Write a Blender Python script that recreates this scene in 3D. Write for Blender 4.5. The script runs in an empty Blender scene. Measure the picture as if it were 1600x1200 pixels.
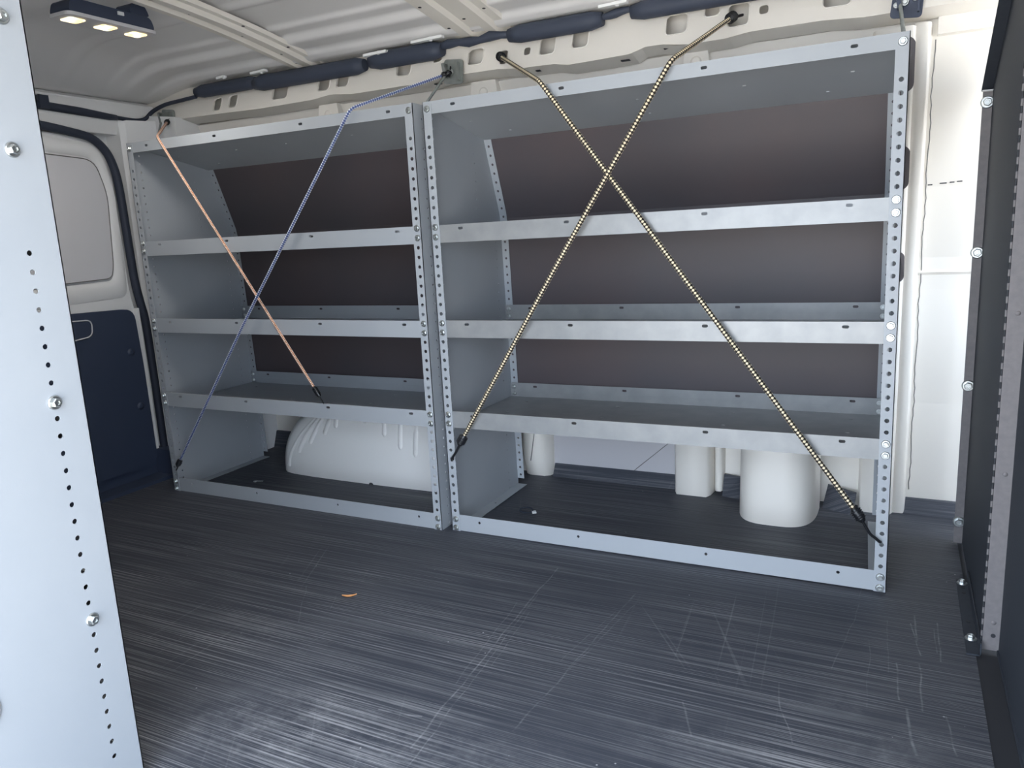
import bpy, math, random
from mathutils import Vector, Matrix
random.seed(7)
scene = bpy.context.scene
COL = scene.collection
PI = math.pi

# ------------------------------------------------------------------ helpers
class MB:
    """collects faces for ONE mesh object"""
    def __init__(s):
        s.v = []; s.f = []; s.m = []; s.uv = {}; s.sm = []
    def add(s, pts, faces, mat=0, smooth=False):
        b = len(s.v)
        s.v += [tuple(p) for p in pts]
        for f in faces:
            s.f.append(tuple(b + i for i in f)); s.m.append(mat); s.sm.append(smooth)
        return b
    def box(s, lo, hi, mat=0):
        x0, y0, z0 = lo; x1, y1, z1 = hi
        p = [(x0,y0,z0),(x1,y0,z0),(x1,y1,z0),(x0,y1,z0),(x0,y0,z1),(x1,y0,z1),(x1,y1,z1),(x0,y1,z1)]
        s.add(p, [(0,3,2,1),(4,5,6,7),(0,1,5,4),(1,2,6,5),(2,3,7,6),(3,0,4,7)], mat)
    def obox(s, c, ax, ay, az, mat=0):
        c, ax, ay, az = Vector(c), Vector(ax), Vector(ay), Vector(az)
        p = [c + i*ax + j*ay + k*az for k in (-1,1) for j in (-1,1) for i in (-1,1)]
        s.add(p, [(0,2,3,1),(4,5,7,6),(0,1,5,4),(1,3,7,5),(3,2,6,7),(2,0,4,6)], mat)
    def prism(s, poly, axis, a, b, mat=0, smooth=False):
        """poly in the two other axes, extruded along axis from a to b"""
        n = len(poly)
        def P(q, t):
            return {'x': (t, q[0], q[1]), 'y': (q[0], t, q[1]), 'z': (q[0], q[1], t)}[axis]
        pts = [P(q, a) for q in poly] + [P(q, b) for q in poly]
        s.add(pts, [tuple(range(n))[::-1], tuple(range(n, 2*n))], mat)
        s.add(pts, [(i, (i+1) % n, n + (i+1) % n, n + i) for i in range(n)], mat, smooth)
    def sweep_profile(s, prof, axis, a, b, th, mat=0, smooth=True, steps=1):
        """open profile [(p,q)] extruded along axis, given thickness th by profile normals"""
        n = len(prof); nr = []
        for i in range(n):
            d = Vector(prof[min(i+1, n-1)]) - Vector(prof[max(i-1, 0)])
            d.normalize(); nr.append((-d.y, d.x))
        outer = [(prof[i][0] + nr[i][0]*th, prof[i][1] + nr[i][1]*th) for i in range(n)]
        s.prism(list(prof) + outer[::-1], axis, a, b, mat, False)
    def tube(s, path, r, n=10, mat=0, cap=True, uvs=False):
        path = [Vector(p) for p in path]; rings = []
        rs = r if isinstance(r, (list, tuple)) else [r]*len(path)
        t0 = (path[1]-path[0]).normalized()
        up = Vector((0,0,1)) if abs(t0.z) < .9 else Vector((1,0,0))
        nx = t0.cross(up).normalized(); L = 0; b0 = len(s.v); ls = []
        for i, p in enumerate(path):
            t = (path[min(i+1, len(path)-1)] - path[max(i-1, 0)]).normalized()
            nx = (nx - t*nx.dot(t)).normalized(); ny = t.cross(nx)
            if i: L += (p-path[i-1]).length
            ls.append(L)
            s.v += [tuple(p + rs[i]*(nx*math.cos(2*PI*k/n) + ny*math.sin(2*PI*k/n))) for k in range(n)]
        for i in range(len(path)-1):
            for k in range(n):
                k2 = (k+1) % n
                fi = len(s.f)
                s.f.append((b0+i*n+k, b0+i*n+k2, b0+(i+1)*n+k2, b0+(i+1)*n+k)); s.m.append(mat); s.sm.append(True)
                if uvs: s.uv[fi] = [(k/n, ls[i]), ((k+1)/n, ls[i]), ((k+1)/n, ls[i+1]), (k/n, ls[i+1])]
        if cap:
            s.f.append(tuple(b0+k for k in range(n))[::-1]); s.m.append(mat); s.sm.append(False)
            e = b0+(len(path)-1)*n
            s.f.append(tuple(e+k for k in range(n))); s.m.append(mat); s.sm.append(False)
    def lathe(s, prof, c, axis, n=16, mat=0, smooth=True):
        """prof [(r,h)] round axis direction at c"""
        ax = Vector(axis).normalized()
        u = ax.orthogonal().normalized(); w = ax.cross(u); c = Vector(c)
        pts = []
        for r, h in prof:
            pts += [c + ax*h + r*(u*math.cos(2*PI*k/n) + w*math.sin(2*PI*k/n)) for k in range(n)]
        fs = [(i*n+k, i*n+(k+1) % n, (i+1)*n+(k+1) % n, (i+1)*n+k) for i in range(len(prof)-1) for k in range(n)]
        s.add(pts, fs, mat, smooth)
        m = len(prof)-1
        s.add(pts, [tuple(range(n))[::-1], tuple(m*n+k for k in range(n))], mat)
    def sheet(s, cells, T, nrm, th, mat=0):
        """cells: [(4 corners (u,v), hole pts or None)], T(u,v)->3D, sheet of thickness th along nrm"""
        nv = Vector(nrm)*th
        cnt = {}
        key = lambda p: (round(p[0], 5), round(p[1], 5))
        for q, h in cells:
            for i in range(4):
                a, b = key(q[i]), key(q[(i+1) % 4])
                e = (a, b) if a < b else (b, a); cnt[e] = cnt.get(e, 0)+1
        for q, h in cells:
            Q = [Vector(T(*p)) for p in q]; Q2 = [p+nv for p in Q]
            if h is None:
                s.add(Q, [(0,1,2,3)], mat); s.add(Q2, [(3,2,1,0)], mat)
            else:
                H = [Vector(T(*p)) for p in h]; H2 = [p+nv for p in H]; n = len(h)
                fs = []
                for i in range(4):
                    a = i*n//4; b = (i+1)*n//4
                    fs.append((i, (i+1) % 4) + tuple(4 + (k % n) for k in range(b, a-1, -1)))
                s.add(Q+H, fs, mat); s.add(Q2+H2, [f[::-1] for f in fs], mat)
                s.add(H+H2, [(k, n+k, n+(k+1) % n, (k+1) % n) for k in range(n)], mat)
            for i in range(4):
                a, b = key(q[i]), key(q[(i+1) % 4])
                e = (a, b) if a < b else (b, a)
                if cnt[e] == 1 and a != b:
                    s.add([Q[i], Q[(i+1) % 4], Q2[(i+1) % 4], Q2[i]], [(3,2,1,0)], mat)
    def build(s, name, mats, parent=None, kind=None):
        me = bpy.data.meshes.new(name)
        me.from_pydata(s.v, [], s.f)
        if not isinstance(mats, (list, tuple)): mats = [mats]
        for m in mats: me.materials.append(m)
        me.polygons.foreach_set('material_index', s.m)
        me.polygons.foreach_set('use_smooth', s.sm)
        if s.uv:
            uvl = me.uv_layers.new(name='UVMap')
            for fi, c in s.uv.items():
                p = me.polygons[fi]
                for k, li in enumerate(p.loop_indices): uvl.data[li].uv = c[k]
        me.update()
        o = bpy.data.objects.new(name, me); COL.objects.link(o)
        if parent: o.parent = parent
        if kind: o['kind'] = kind
        return o

def circ(u, v, r, n=12):
    return [(u + r*math.cos(PI*1.25 + 2*PI*k/n), v + r*math.sin(PI*1.25 + 2*PI*k/n)) for k in range(n)]
def slot(u, v, w, h, n=16, r=None):
    """rounded rectangle, w x h, starting at lower-left"""
    r = min(w, h)*.42 if r is None else r
    out = []; q = n//4
    for ci, (sx, sy) in enumerate(((-1,-1),(1,-1),(1,1),(-1,1))):
        for k in range(q):
            a = PI + ci*PI/2 + (PI/2)*(k/(q-1))
            out.append((u + sx*(w/2-r) + r*math.cos(a), v + sy*(h/2-r) + r*math.sin(a)))
    # rotate list so that point 0 lies at the middle of the first corner
    k = q//2
    return out[k:] + out[:k]
def rect(u0, u1, v0, v1): return [(u0,v0),(u1,v0),(u1,v1),(u0,v1)]
def tag(o, label, cat, group=None):
    o['label'] = label; o['category'] = cat
    if group: o['group'] = group
    return o
def thing(name, label, cat, loc=(0,0,0), rot=(0,0,0), group=None):
    o = bpy.data.objects.new(name, None); COL.objects.link(o)
    o.location = loc; o.rotation_euler = rot; o.empty_display_size = .05
    return tag(o, label, cat, group)
def dup(o, parent, loc):
    c = o.copy(); COL.objects.link(c); c.parent = parent; c.location = loc
    return c
def lerp(tab, x):
    if x <= tab[0][0]: return tab[0][1]
    for (a, b), (c, d) in zip(tab, tab[1:]):
        if x <= c: return b + (d-b)*(x-a)/(c-a)
    return tab[-1][1]

# ------------------------------------------------------------------ materials
def mat(name, col, rough=.5, metal=0., spec=.5, noise=None, bump=0., bscale=200., coat=0.):
    m = bpy.data.materials.new(name); m.use_nodes = True
    nt = m.node_tree; B = nt.nodes['Principled BSDF']
    B.inputs['Base Color'].default_value = (*col, 1); B.inputs['Roughness'].default_value = rough
    B.inputs['Metallic'].default_value = metal; B.inputs['Specular IOR Level'].default_value = spec
    B.inputs['Coat Weight'].default_value = coat
    tc = nt.nodes.new('ShaderNodeTexCoord')
    if noise:
        sc, amt, col2 = noise
        n = nt.nodes.new('ShaderNodeTexNoise'); n.inputs['Scale'].default_value = sc; n.inputs['Detail'].default_value = 6
        nt.links.new(tc.outputs['Object'], n.inputs['Vector'])
        mr = nt.nodes.new('ShaderNodeMapRange'); mr.inputs[1].default_value = .35; mr.inputs[2].default_value = .7
        mr.inputs[3].default_value = 0; mr.inputs[4].default_value = amt
        nt.links.new(n.outputs[0], mr.inputs[0])
        mx = nt.nodes.new('ShaderNodeMix'); mx.data_type = 'RGBA'
        mx.inputs[6].default_value = (*col, 1); mx.inputs[7].default_value = (*col2, 1)
        nt.links.new(mr.outputs[0], mx.inputs[0]); nt.links.new(mx.outputs[2], B.inputs['Base Color'])
    if bump:
        n = nt.nodes.new('ShaderNodeTexNoise'); n.inputs['Scale'].default_value = bscale; n.inputs['Detail'].default_value = 3
        nt.links.new(tc.outputs['Object'], n.inputs['Vector'])
        bp = nt.nodes.new('ShaderNodeBump'); bp.inputs['Strength'].default_value = bump; bp.inputs['Distance'].default_value = .002
        nt.links.new(n.outputs[0], bp.inputs['Height']); nt.links.new(bp.outputs[0], B.inputs['Normal'])
    return m

M = {}
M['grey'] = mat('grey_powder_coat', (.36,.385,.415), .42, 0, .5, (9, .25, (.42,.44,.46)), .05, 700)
M['bright'] = mat('scuffed_steel_lit_unit', (.275,.285,.292), .38, .2, .5, (22, .7, (.355,.36,.362)), .04, 500)  # shelf tone for the brightly lit units, set by the daylight on them
M['board'] = mat('dark_brown_hardboard', (.074,.064,.072), .5, 0, .5, (3, .8, (.092,.068,.071)), .06, 900)
M['zinc'] = mat('zinc_plated_steel', (.58,.60,.60), .36, 1, .5, (60, .5, (.5,.53,.52)))
M['white'] = mat('white_van_paint', (.84,.80,.735), .35, 0, .5, (2.5, .3, (.78,.755,.715)), .0)
M['roof'] = mat('bare_roof_paint', (.80,.79,.785), .4, 0, .5, (4, .4, (.74,.735,.745)))
M['door'] = mat('grey_white_door_paint', (.82,.82,.82), .4, 0, .5, (2, .3, (.78,.785,.79)))
M['blank'] = mat('blanking_panel', (.68,.675,.70), .5, 0, .4)
M['black'] = mat('black_plastic', (.040,.054,.094), .5, 0, .5, (6, .5, (.048,.062,.104)), .05, 300)  # bluish lens haze is mixed into this black and the rubber, bulkhead, airbag
M['rubber'] = mat('black_rubber', (.030,.038,.060), .6, 0, .4)
M['bulk'] = mat('black_textured_steel', (.034,.040,.052), .62, 0, .22, (120, .35, (.048,.053,.063)), .12, 900)
M['bulkedge'] = mat('daylit_black_steel_edge', (.17,.16,.165), .55, 0, .3, (90, .6, (.22,.205,.205)), .1, 800)  # paler than the bulkhead: daylight on the door-facing strips is painted in
M['airbag'] = mat('black_fabric_sleeve', (.042,.053,.082), .6, 0, .4, (14, .5, (.045,.054,.08)), .1, 250)
M['line'] = mat('sealer_line', (.16,.155,.15), .7)
M['lilac'] = mat('grey_liner_panel', (.52,.51,.53), .55, 0, .4)
M['arch'] = mat('glossy_white_wheel_arch', (.93,.915,.89), .3)
M['hook'] = mat('glossy_black_vinyl', (.012,.013,.016), .3)
M['leaf'] = mat('dry_leaf', (.62,.28,.10), .6, 0, .3, (60, .6, (.75,.5,.3)))
M['plug'] = mat('white_plastic', (.85,.86,.86), .4)
M['dark'] = mat('dark_recess', (.02,.022,.028), .7)
M['steelgrey'] = mat('galvanised_bracket', (.30,.32,.31), .4, .6, .5, (50, .6, (.2,.22,.21)))

def lens_mat():
    m = bpy.data.materials.new('lit_lamp_lens'); m.use_nodes = True
    B = m.node_tree.nodes['Principled BSDF']
    B.inputs['Base Color'].default_value = (.9,.8,.55,1); B.inputs['Roughness'].default_value = .3
    nt = m.node_tree; tc = nt.nodes.new('ShaderNodeTexCoord'); n = nt.nodes.new('ShaderNodeTexNoise')
    n.inputs['Scale'].default_value = 40
    nt.links.new(tc.outputs['Object'], n.inputs['Vector'])
    r = nt.nodes.new('ShaderNodeValToRGB')
    r.color_ramp.elements[0].position = .4; r.color_ramp.elements[0].color = (1,.68,.25,1)
    r.color_ramp.elements[1].position = .65; r.color_ramp.elements[1].color = (1,.92,.7,1)
    nt.links.new(n.outputs[0], r.inputs[0]); nt.links.new(r.outputs[0], B.inputs['Emission Color'])
    B.inputs['Emission Strength'].default_value = LENS
    return m

def cord_mat(name, c1, c2, p, turns, bias):
    m = bpy.data.materials.new(name); m.use_nodes = True
    nt = m.node_tree; B = nt.nodes['Principled BSDF']; B.inputs['Roughness'].default_value = .7
    uv = nt.nodes.new('ShaderNodeUVMap'); sp = nt.nodes.new('ShaderNodeSeparateXYZ')
    nt.links.new(uv.outputs[0], sp.inputs[0])
    def mth(op, a, b=None):
        n = nt.nodes.new('ShaderNodeMath'); n.operation = op
        for i, q in enumerate((a, b)):
            if q is None: continue
            if isinstance(q, (int, float)): n.inputs[i].default_value = q
            else: nt.links.new(q, n.inputs[i])
        return n.outputs[0]
    u = mth('MULTIPLY', sp.outputs[0], turns*2*PI); v = mth('MULTIPLY', sp.outputs[1], 2*PI/p)
    f = mth('MULTIPLY', mth('SINE', mth('ADD', u, v)), mth('SINE', mth('SUBTRACT', u, v)))
    g = mth('GREATER_THAN', f, bias)
    mx = nt.nodes.new('ShaderNodeMix'); mx.data_type = 'RGBA'
    mx.inputs[6].default_value = (*c1, 1); mx.inputs[7].default_value = (*c2, 1)
    nt.links.new(g, mx.inputs[0]); nt.links.new(mx.outputs[2], B.inputs['Base Color'])
    bp = nt.nodes.new('ShaderNodeBump'); bp.inputs['Strength'].default_value = .6; bp.inputs['Distance'].default_value = .001
    nt.links.new(f, bp.inputs['Height']); nt.links.new(bp.outputs[0], B.inputs['Normal'])
    return m

def floor_mat():
    m = bpy.data.materials.new('ribbed_black_floor_mat'); m.use_nodes = True
    nt = m.node_tree; B = nt.nodes['Principled BSDF']
    L = nt.links.new
    tc = nt.nodes.new('ShaderNodeTexCoord')
    def mapped(scale, rot=0, loc=(0,0,0)):
        r0 = nt.nodes.new('ShaderNodeMapping'); r0.inputs['Rotation'].default_value = (0,0,rot)
        L(tc.outputs['Object'], r0.inputs['Vector'])
        mp = nt.nodes.new('ShaderNodeMapping'); mp.inputs['Scale'].default_value = scale
        mp.inputs['Location'].default_value = loc
        L(r0.outputs[0], mp.inputs['Vector']); return mp.outputs[0]
    def noise(vec, sc, det=4, rough=.55):
        n = nt.nodes.new('ShaderNodeTexNoise'); n.inputs['Scale'].default_value = sc
        n.inputs['Detail'].default_value = det; n.inputs['Roughness'].default_value = rough
        L(vec, n.inputs['Vector']); return n.outputs[0]
    def rng(x, a, b, c=0., d=1.):
        n = nt.nodes.new('ShaderNodeMapRange'); L(x, n.inputs[0])
        for i, q in enumerate((a,b,c,d)): n.inputs[i+1].default_value = q
        return n.outputs[0]
    def mth(op, a, b):
        n = nt.nodes.new('ShaderNodeMath'); n.operation = op
        for i, q in enumerate((a, b)):
            if isinstance(q, (int, float)): n.inputs[i].default_value = q
            else: L(q, n.inputs[i])
        return n.outputs[0]
    streak = noise(mapped((1.8, 300, 1)), 1, 5, .62)            # fine ribs along the van
    broad = noise(mapped((.8, 26, 1)), 1, 3)
    wear_glare = noise(mapped((1.5, 2.4, 1)), 1.6, 5, .6)
    # scuffs and painted daylight glare, both stronger towards the door sill
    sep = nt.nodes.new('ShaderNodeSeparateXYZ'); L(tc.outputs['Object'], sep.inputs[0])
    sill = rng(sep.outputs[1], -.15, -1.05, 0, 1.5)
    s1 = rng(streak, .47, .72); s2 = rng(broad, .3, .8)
    w = mth('MULTIPLY', rng(wear_glare, .38, .68), mth('ADD', mth('MULTIPLY', sill, 1.0), .22))
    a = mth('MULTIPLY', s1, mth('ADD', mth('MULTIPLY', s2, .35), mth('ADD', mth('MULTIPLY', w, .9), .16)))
    # long scratches, three directions
    for ang, seed, msk in ((1.15, 3, .56), (.95, 9, .58), (1.5, 5, .55), (2.3, 13, .6)):
        sc = noise(mapped((1.1, 100, 1), ang, (seed, seed*2, 0)), 1, 2, .4)
        thin = mth('MULTIPLY', rng(sc, .655, .70), rng(noise(mapped((1.3,1.3,1), 0, (seed*3,0,0)), 1.8, 2), msk, msk+.12))
        a = mth('ADD', a, mth('MULTIPLY', thin, .14))
    # individual scratches dragged across the ribs, and pale patches of scuff and painted glare
    def vm(op, a, b):
        n = nt.nodes.new('ShaderNodeVectorMath'); n.operation = op
        for i, q in enumerate((a, b)):
            if isinstance(q, tuple): n.inputs[i].default_value = q
            else: L(q, n.inputs[i])
        return n
    brk = noise(mapped((1,1,1)), 38, 3); wob = noise(mapped((1,1,1), 0, (3,1,0)), 5, 2)
    wobv = mth('MULTIPLY', mth('SUBTRACT', wob, .5), .030)
    for x0, y0, x1, y1, wd_, st in ((1.437,-.11,1.480,-.80,.0022,.30),(1.452,-.25,1.500,-.84,.0016,.22),(1.425,-.30,1.455,-.62,.0016,.20),(1.470,-.33,1.49,-.55,.0014,.16),
                                    (1.650,-.17,1.610,-.70,.0022,.20),(1.664,-.22,1.628,-.50,.0016,.16),(1.635,-.26,1.60,-.48,.0014,.16),
                                    (2.196,-.06,2.199,-.17,.0020,.34),(2.190,-.10,2.203,-.22,.0016,.30),(2.232,-.08,2.234,-.23,.0018,.28),(2.226,-.11,2.228,-.20,.0012,.22),
                                    (2.165,-.26,2.172,-.38,.0018,.34),(2.200,-.25,2.203,-.40,.0018,.30),(2.150,-.10,2.153,-.30,.0012,.14),(2.120,-.20,2.126,-.42,.0012,.16),
                                    (2.182,-.40,2.190,-.52,.0026,.34),(2.235,-.40,2.243,-.50,.0018,.26),(2.10,-.05,2.06,-.33,.0014,.16),(2.085,-.02,2.13,.22,.0012,.12),
                                    (1.84,-.52,1.88,-.60,.0022,.26),(1.98,-.40,2.02,-.56,.0016,.24),(.918,-.40,1.02,-.55,.0016,.20),(1.12,-.50,1.10,-.66,.0014,.16),(1.37,-.74,1.45,-.72,.0032,.34),
                                    (1.02,-.42,1.05,-.48,.0014,.18),(1.20,-.47,1.26,-.42,.0014,.14),(.96,-.66,1.03,-.61,.0016,.18)):
        d = Vector((x1-x0, y1-y0, 0)); ln = d.length; d /= ln
        rel = vm('SUBTRACT', tc.outputs['Object'], (x0, y0, 0)).outputs['Vector']
        t_ = vm('DOT_PRODUCT', rel, tuple(d)).outputs['Value']
        n_ = mth('ABSOLUTE', mth('ADD', vm('DOT_PRODUCT', rel, (-d.y, d.x, 0)).outputs['Value'], wobv), 0)
        k_ = mth('MULTIPLY', rng(n_, wd_, wd_*.3), mth('MULTIPLY', mth('GREATER_THAN', t_, 0), mth('LESS_THAN', t_, ln)))
        a = mth('ADD', a, mth('MULTIPLY', k_, mth('MULTIPLY', rng(brk, .36, .62, .15, 1), st)))
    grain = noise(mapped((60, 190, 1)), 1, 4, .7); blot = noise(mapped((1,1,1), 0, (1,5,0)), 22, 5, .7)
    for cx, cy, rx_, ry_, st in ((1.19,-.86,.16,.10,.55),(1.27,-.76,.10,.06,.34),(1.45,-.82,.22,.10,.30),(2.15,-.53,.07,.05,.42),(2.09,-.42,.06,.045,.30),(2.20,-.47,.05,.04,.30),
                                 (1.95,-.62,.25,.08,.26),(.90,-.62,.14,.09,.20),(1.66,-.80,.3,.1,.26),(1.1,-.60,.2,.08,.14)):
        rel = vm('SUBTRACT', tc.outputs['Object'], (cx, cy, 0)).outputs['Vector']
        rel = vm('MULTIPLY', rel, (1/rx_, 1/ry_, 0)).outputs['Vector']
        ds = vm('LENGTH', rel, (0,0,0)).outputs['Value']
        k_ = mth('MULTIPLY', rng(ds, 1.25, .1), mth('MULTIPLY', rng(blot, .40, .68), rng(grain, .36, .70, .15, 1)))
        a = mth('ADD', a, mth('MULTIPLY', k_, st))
    # specks of grit
    vo = nt.nodes.new('ShaderNodeTexVoronoi'); vo.inputs['Scale'].default_value = 26; L(tc.outputs['Object'], vo.inputs['Vector'])
    spk = mth('MULTIPLY', rng(vo.outputs['Distance'], .05, .035), rng(noise(mapped((1,1,1), 0, (7,7,0)), 9, 1), .55, .6))
    a = mth('ADD', a, spk)
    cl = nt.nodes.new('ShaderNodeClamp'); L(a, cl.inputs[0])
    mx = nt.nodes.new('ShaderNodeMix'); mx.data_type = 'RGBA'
    mx.inputs[6].default_value = (.040,.045,.060,1); mx.inputs[7].default_value = (.36,.36,.37,1)  # mat black is lifted by the same bluish haze
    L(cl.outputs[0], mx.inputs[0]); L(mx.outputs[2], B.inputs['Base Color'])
    L(rng(streak, .3, .75, .60, .48), B.inputs['Roughness']); B.inputs['Specular IOR Level'].default_value = .4
    bp = nt.nodes.new('ShaderNodeBump'); bp.inputs['Strength'].default_value = .15; bp.inputs['Distance'].default_value = .001
    L(streak, bp.inputs['Height']); L(bp.outputs[0], B.inputs['Normal'])
    return m

LENS = .24
M['lens'] = lens_mat()
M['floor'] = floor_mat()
M['tan_cord'] = cord_mat('gold_black_braid', (.030,.024,.018), (.86,.74,.52), .015, 2, .16)
M['blue_cord'] = cord_mat('blue_white_braid', (.085,.115,.27), (.78,.82,.90), .013, 1, .05)
M['orange_cord'] = cord_mat('orange_white_braid', (.62,.25,.12), (.82,.74,.66), .010, 2, .10)
M['concrete'] = mat('pale_concrete', (.42,.40,.37), .8, 0, .3, (3, .5, (.36,.345,.32)))

# ------------------------------------------------------------------ setting: floor, walls, roof
PITCH, Z0 = .0244, .0090
WALL = [(0,.556),(.30,.556),(.60,.537),(.636,.533),(.643,.527),(.650,.532),(.68,.528),(.85,.475),(1.0,.415),(1.12,.362),(1.205,.330)]
def wy(z): return lerp(WALL, z)

fl = MB()
fl.prism([(-.29,-1.58),(2.293,-1.58),(2.293,.36),(2.45,.36),(2.45,.57),(-.29,.57)], 'z', -.012, 0)
# mat turned up against the side of the van
for x0, x1, h, lean in ((-.15,.21,.062,0),(1.15,1.56,.040,0),(2.175,2.45,.038,0)):
    fl.add([(x0,.525,0),(x1,.525,0),(x1,.548,h),(x0,.548,h),(x0,.5555,0),(x1,.5555,0),(x1,.5555,h),(x0,.5555,h)],
           [(0,1,2,3),(3,2,6,7),(0,3,7,4),(1,5,6,2)])
fl.add([(1.975,.50,0),(2.055,.47,0),(2.06,.505,.05),(1.985,.545,.055),(1.975,.52,0),(2.055,.49,0),(2.06,.515,.05),(1.985,.552,.055)],
       [(0,1,2,3),(7,6,5,4),(3,2,6,7),(0,3,7,4),(1,5,6,2)])
fl.add([(1.70,.51,0),(1.752,.50,0),(1.748,.535,.055),(1.70,.54,.058),(1.70,.53,0),(1.752,.52,0),(1.748,.545,.055),(1.70,.55,.058)],
       [(0,1,2,3),(7,6,5,4),(3,2,6,7),(0,3,7,4),(1,5,6,2)])
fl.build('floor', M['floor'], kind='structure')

sb = MB(); sb.box((2.293,-1.58,-.02),(2.72,.36,-.002)); sb.build('trim_7', M['dark'], kind='structure')

w = MB()
prof = [(y, z) for z, y in WALL]
n = len(prof)
w.prism([(y, z) for y, z in prof] + [(y+.03, z) for y, z in prof[::-1]], 'x', -.30, 2.75)
# top band of the side skin beside the bulkhead
w.prism([(.318,1.165),(.316,1.20),(.33,1.21),(.345,1.165)], 'x', 2.19, 2.75)
wb = w.build('wall_back', M['white'], kind='structure')

# pillars and pressings on the side wall
def pillar(x0, x1, off, z0, z1, m, name, bev=.012, foot=0):
    p = MB(); zs = [z0 + (z1-z0)*i/14 for i in range(15)]
    secs = [(x0, 0), (x0+bev*.4, .7), (x0+bev*1.2, 1), (x1-bev*1.2, 1), (x1-bev*.4, .7), (x1, 0)]
    pts = []
    for z in zs:
        o = off
        if foot and z < z0+foot: o = off*(.55 + .45*math.sqrt(max(0, (z-z0)/foot)))
        pts += [(x, wy(z) - o*k + .002, z) for x, k in secs]
    k = len(secs)
    p.add(pts, [(i*k+j, i*k+j+1, (i+1)*k+j+1, (i+1)*k+j) for i in range(14) for j in range(k-1)], 0, True)
    p.add(pts, [tuple(range(k))[::-1], tuple(14*k+j for j in range(k))], 0)
    return p.build(name, m, kind='structure')
pillar(1.045, 1.145, .066, 0, .88, M['white'], 'trim_1', .02, .06)
pillar(1.556, 1.672, .072, 0, .88, M['white'], 'trim_2', .012)
pillar(1.672, 1.70, .038, .01, .88, M['white'], 'trim_3', .006)
pillar(2.062, 2.152, .052, 0, 1.185, M['white'], 'trim_4', .008)
pB = pillar(2.140, 2.180, .038, .002, 1.19, M['white'], 'trim_5', .006)
# slots in the pillar beside the shelf post
def slotbox(name, x0, x1, z0, z1, off, parent):
    b = MB(); N = 5; P = []
    for k in range(24):
        a = 2*PI*k/24; cx, cz = (x0+x1)/2, (z0+z1)/2
        hw, hh = (x1-x0)/2, (z1-z0)/2; r = hw*.9
        px = max(-hw+r, min(hw-r, 0)) ; ca, sa = math.cos(a), math.sin(a)
        zz = cz + (hh-r)*(1 if sa > 0 else -1) + r*sa
        P.append((cx + hw*ca, zz))
    f = [(x, wy(z)-off-.0015, z) for x, z in P]; g = [(x, wy(z)-off+.010, z) for x, z in P]
    b.add(f+g, [tuple(range(24))[::-1]] + [(k, (k+1) % 24, 24+(k+1) % 24, 24+k) for k in range(24)])
    return b.build(name, M['dark2'], parent)
M['dark2'] = mat('shadowed_pillar_slot', (.16,.145,.15), .7)
p4 = bpy.data.objects['trim_4']
for z0, z1 in ((1.055,1.165),(.845,.945),(.62,.70)):
    slotbox('slot', 2.108, 2.149, z0, z1, .0525, p4)
# sealer seam down the outer skin
sm = MB()
path = []
for i in range(60):
    z = 1.16 - i*1.10/59
    path.append((2.1865 + 0.0010*math.sin(i*2.9) + .0012*math.sin(i*.7+1), wy(z)-.0005, z))
sm.tube(path, .0012, 6); sm.build('sealer_seam', M['line'], wb)
pm = MB()
for x0, x1, z in ((2.165,2.178,.855),(2.19,2.20,.855),(2.215,2.230,.857),(2.236,2.246,.858),(2.251,2.262,.859)):
    pm.box((x0, wy(z)-.0012, z-.0012), (x1, wy(z)+.002, z+.0012))
pm.build('pencil_mark', M['dark'], wb)

# grey liner panel behind the lowest bay of the right unit
lp = MB(); lp.box((1.148,.549,.03),(1.554,.554,.30))
lpo = lp.build('liner_panel', M['lilac'], wb)
sl = MB(); sl.tube([(1.42,.5485,.04),(1.55,.5485,.155)], .0012, 6); sl.tube([(1.09,.488,.06),(1.115,.488,.20)], .0012, 6)
sl.build('panel_crease', M['line'], wb)

# ---- cant rail with oval holes
def railY(z): return .262 + (z-1.215)*.40
RX0, RX1, RZ0, RZ1 = -.26, 2.72, 1.218, 1.325
JOG = [(-.26,1.222),(-.06,1.222),(.10,1.220),(.30,1.215),(.52,1.217),(.56,1.224),(.62,1.224),(.66,1.216),(.92,1.216),(.97,1.224),(1.17,1.222),(1.20,1.214),
       (1.31,1.214),(1.36,1.204),(1.53,1.208),(1.55,1.220),(1.60,1.220),(1.64,1.210),(1.76,1.210),(1.80,1.217),(1.98,1.217),(2.04,1.210),(2.72,1.212)]
def jog(x): return lerp(JOG, x)
rholes = [(.109,1.252,.036,.038),(.178,1.254,.038,.038),(.379,1.258,.062,.042),(.553,1.262,.044,.040),(.624,1.264,.044,.040),
          (.843,1.268,.048,.042),(.954,1.283,.030,.026),(1.078,1.267,.046,.042),(1.167,1.252,.022,.036),(1.236,1.258,.018,.020),(1.293,1.264,.042,.044),
          (1.384,1.268,.042,.044),(1.633,1.264,.050,.046),(1.716,1.285,.034,.030),(1.778,1.262,.046,.052),(1.835,1.264,.020,.020),(1.990,1.262,.056,.034),(2.25,1.27,.05,.04)]
cells = []; xs = RX0
def rail_plain(a, b):
    k = max(1, int((b-a)/.02))
    for i in range(k):
        u0, u1 = a+(b-a)*i/k, a+(b-a)*(i+1)/k
        cells.append(([(u0,jog(u0)),(u1,jog(u1)),(u1,RZ1),(u0,RZ1)], None))
for x, z, ww, hh in rholes:
    a, b = x-ww/2-.005, x+ww/2+.005
    if a > xs+.001: rail_plain(xs, a)
    else: a = xs
    cells.append(([(a,jog(a)),(b,jog(b)),(b,RZ1),(a,RZ1)], slot(x, z, ww, hh, 16, min(.009, min(ww,hh)*.3))))
    xs = b
rail_plain(xs, RX1)
r = MB()
r.sheet(cells, lambda u, v: (u, railY(v), v), (0,1,-.4), .0018)
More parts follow.
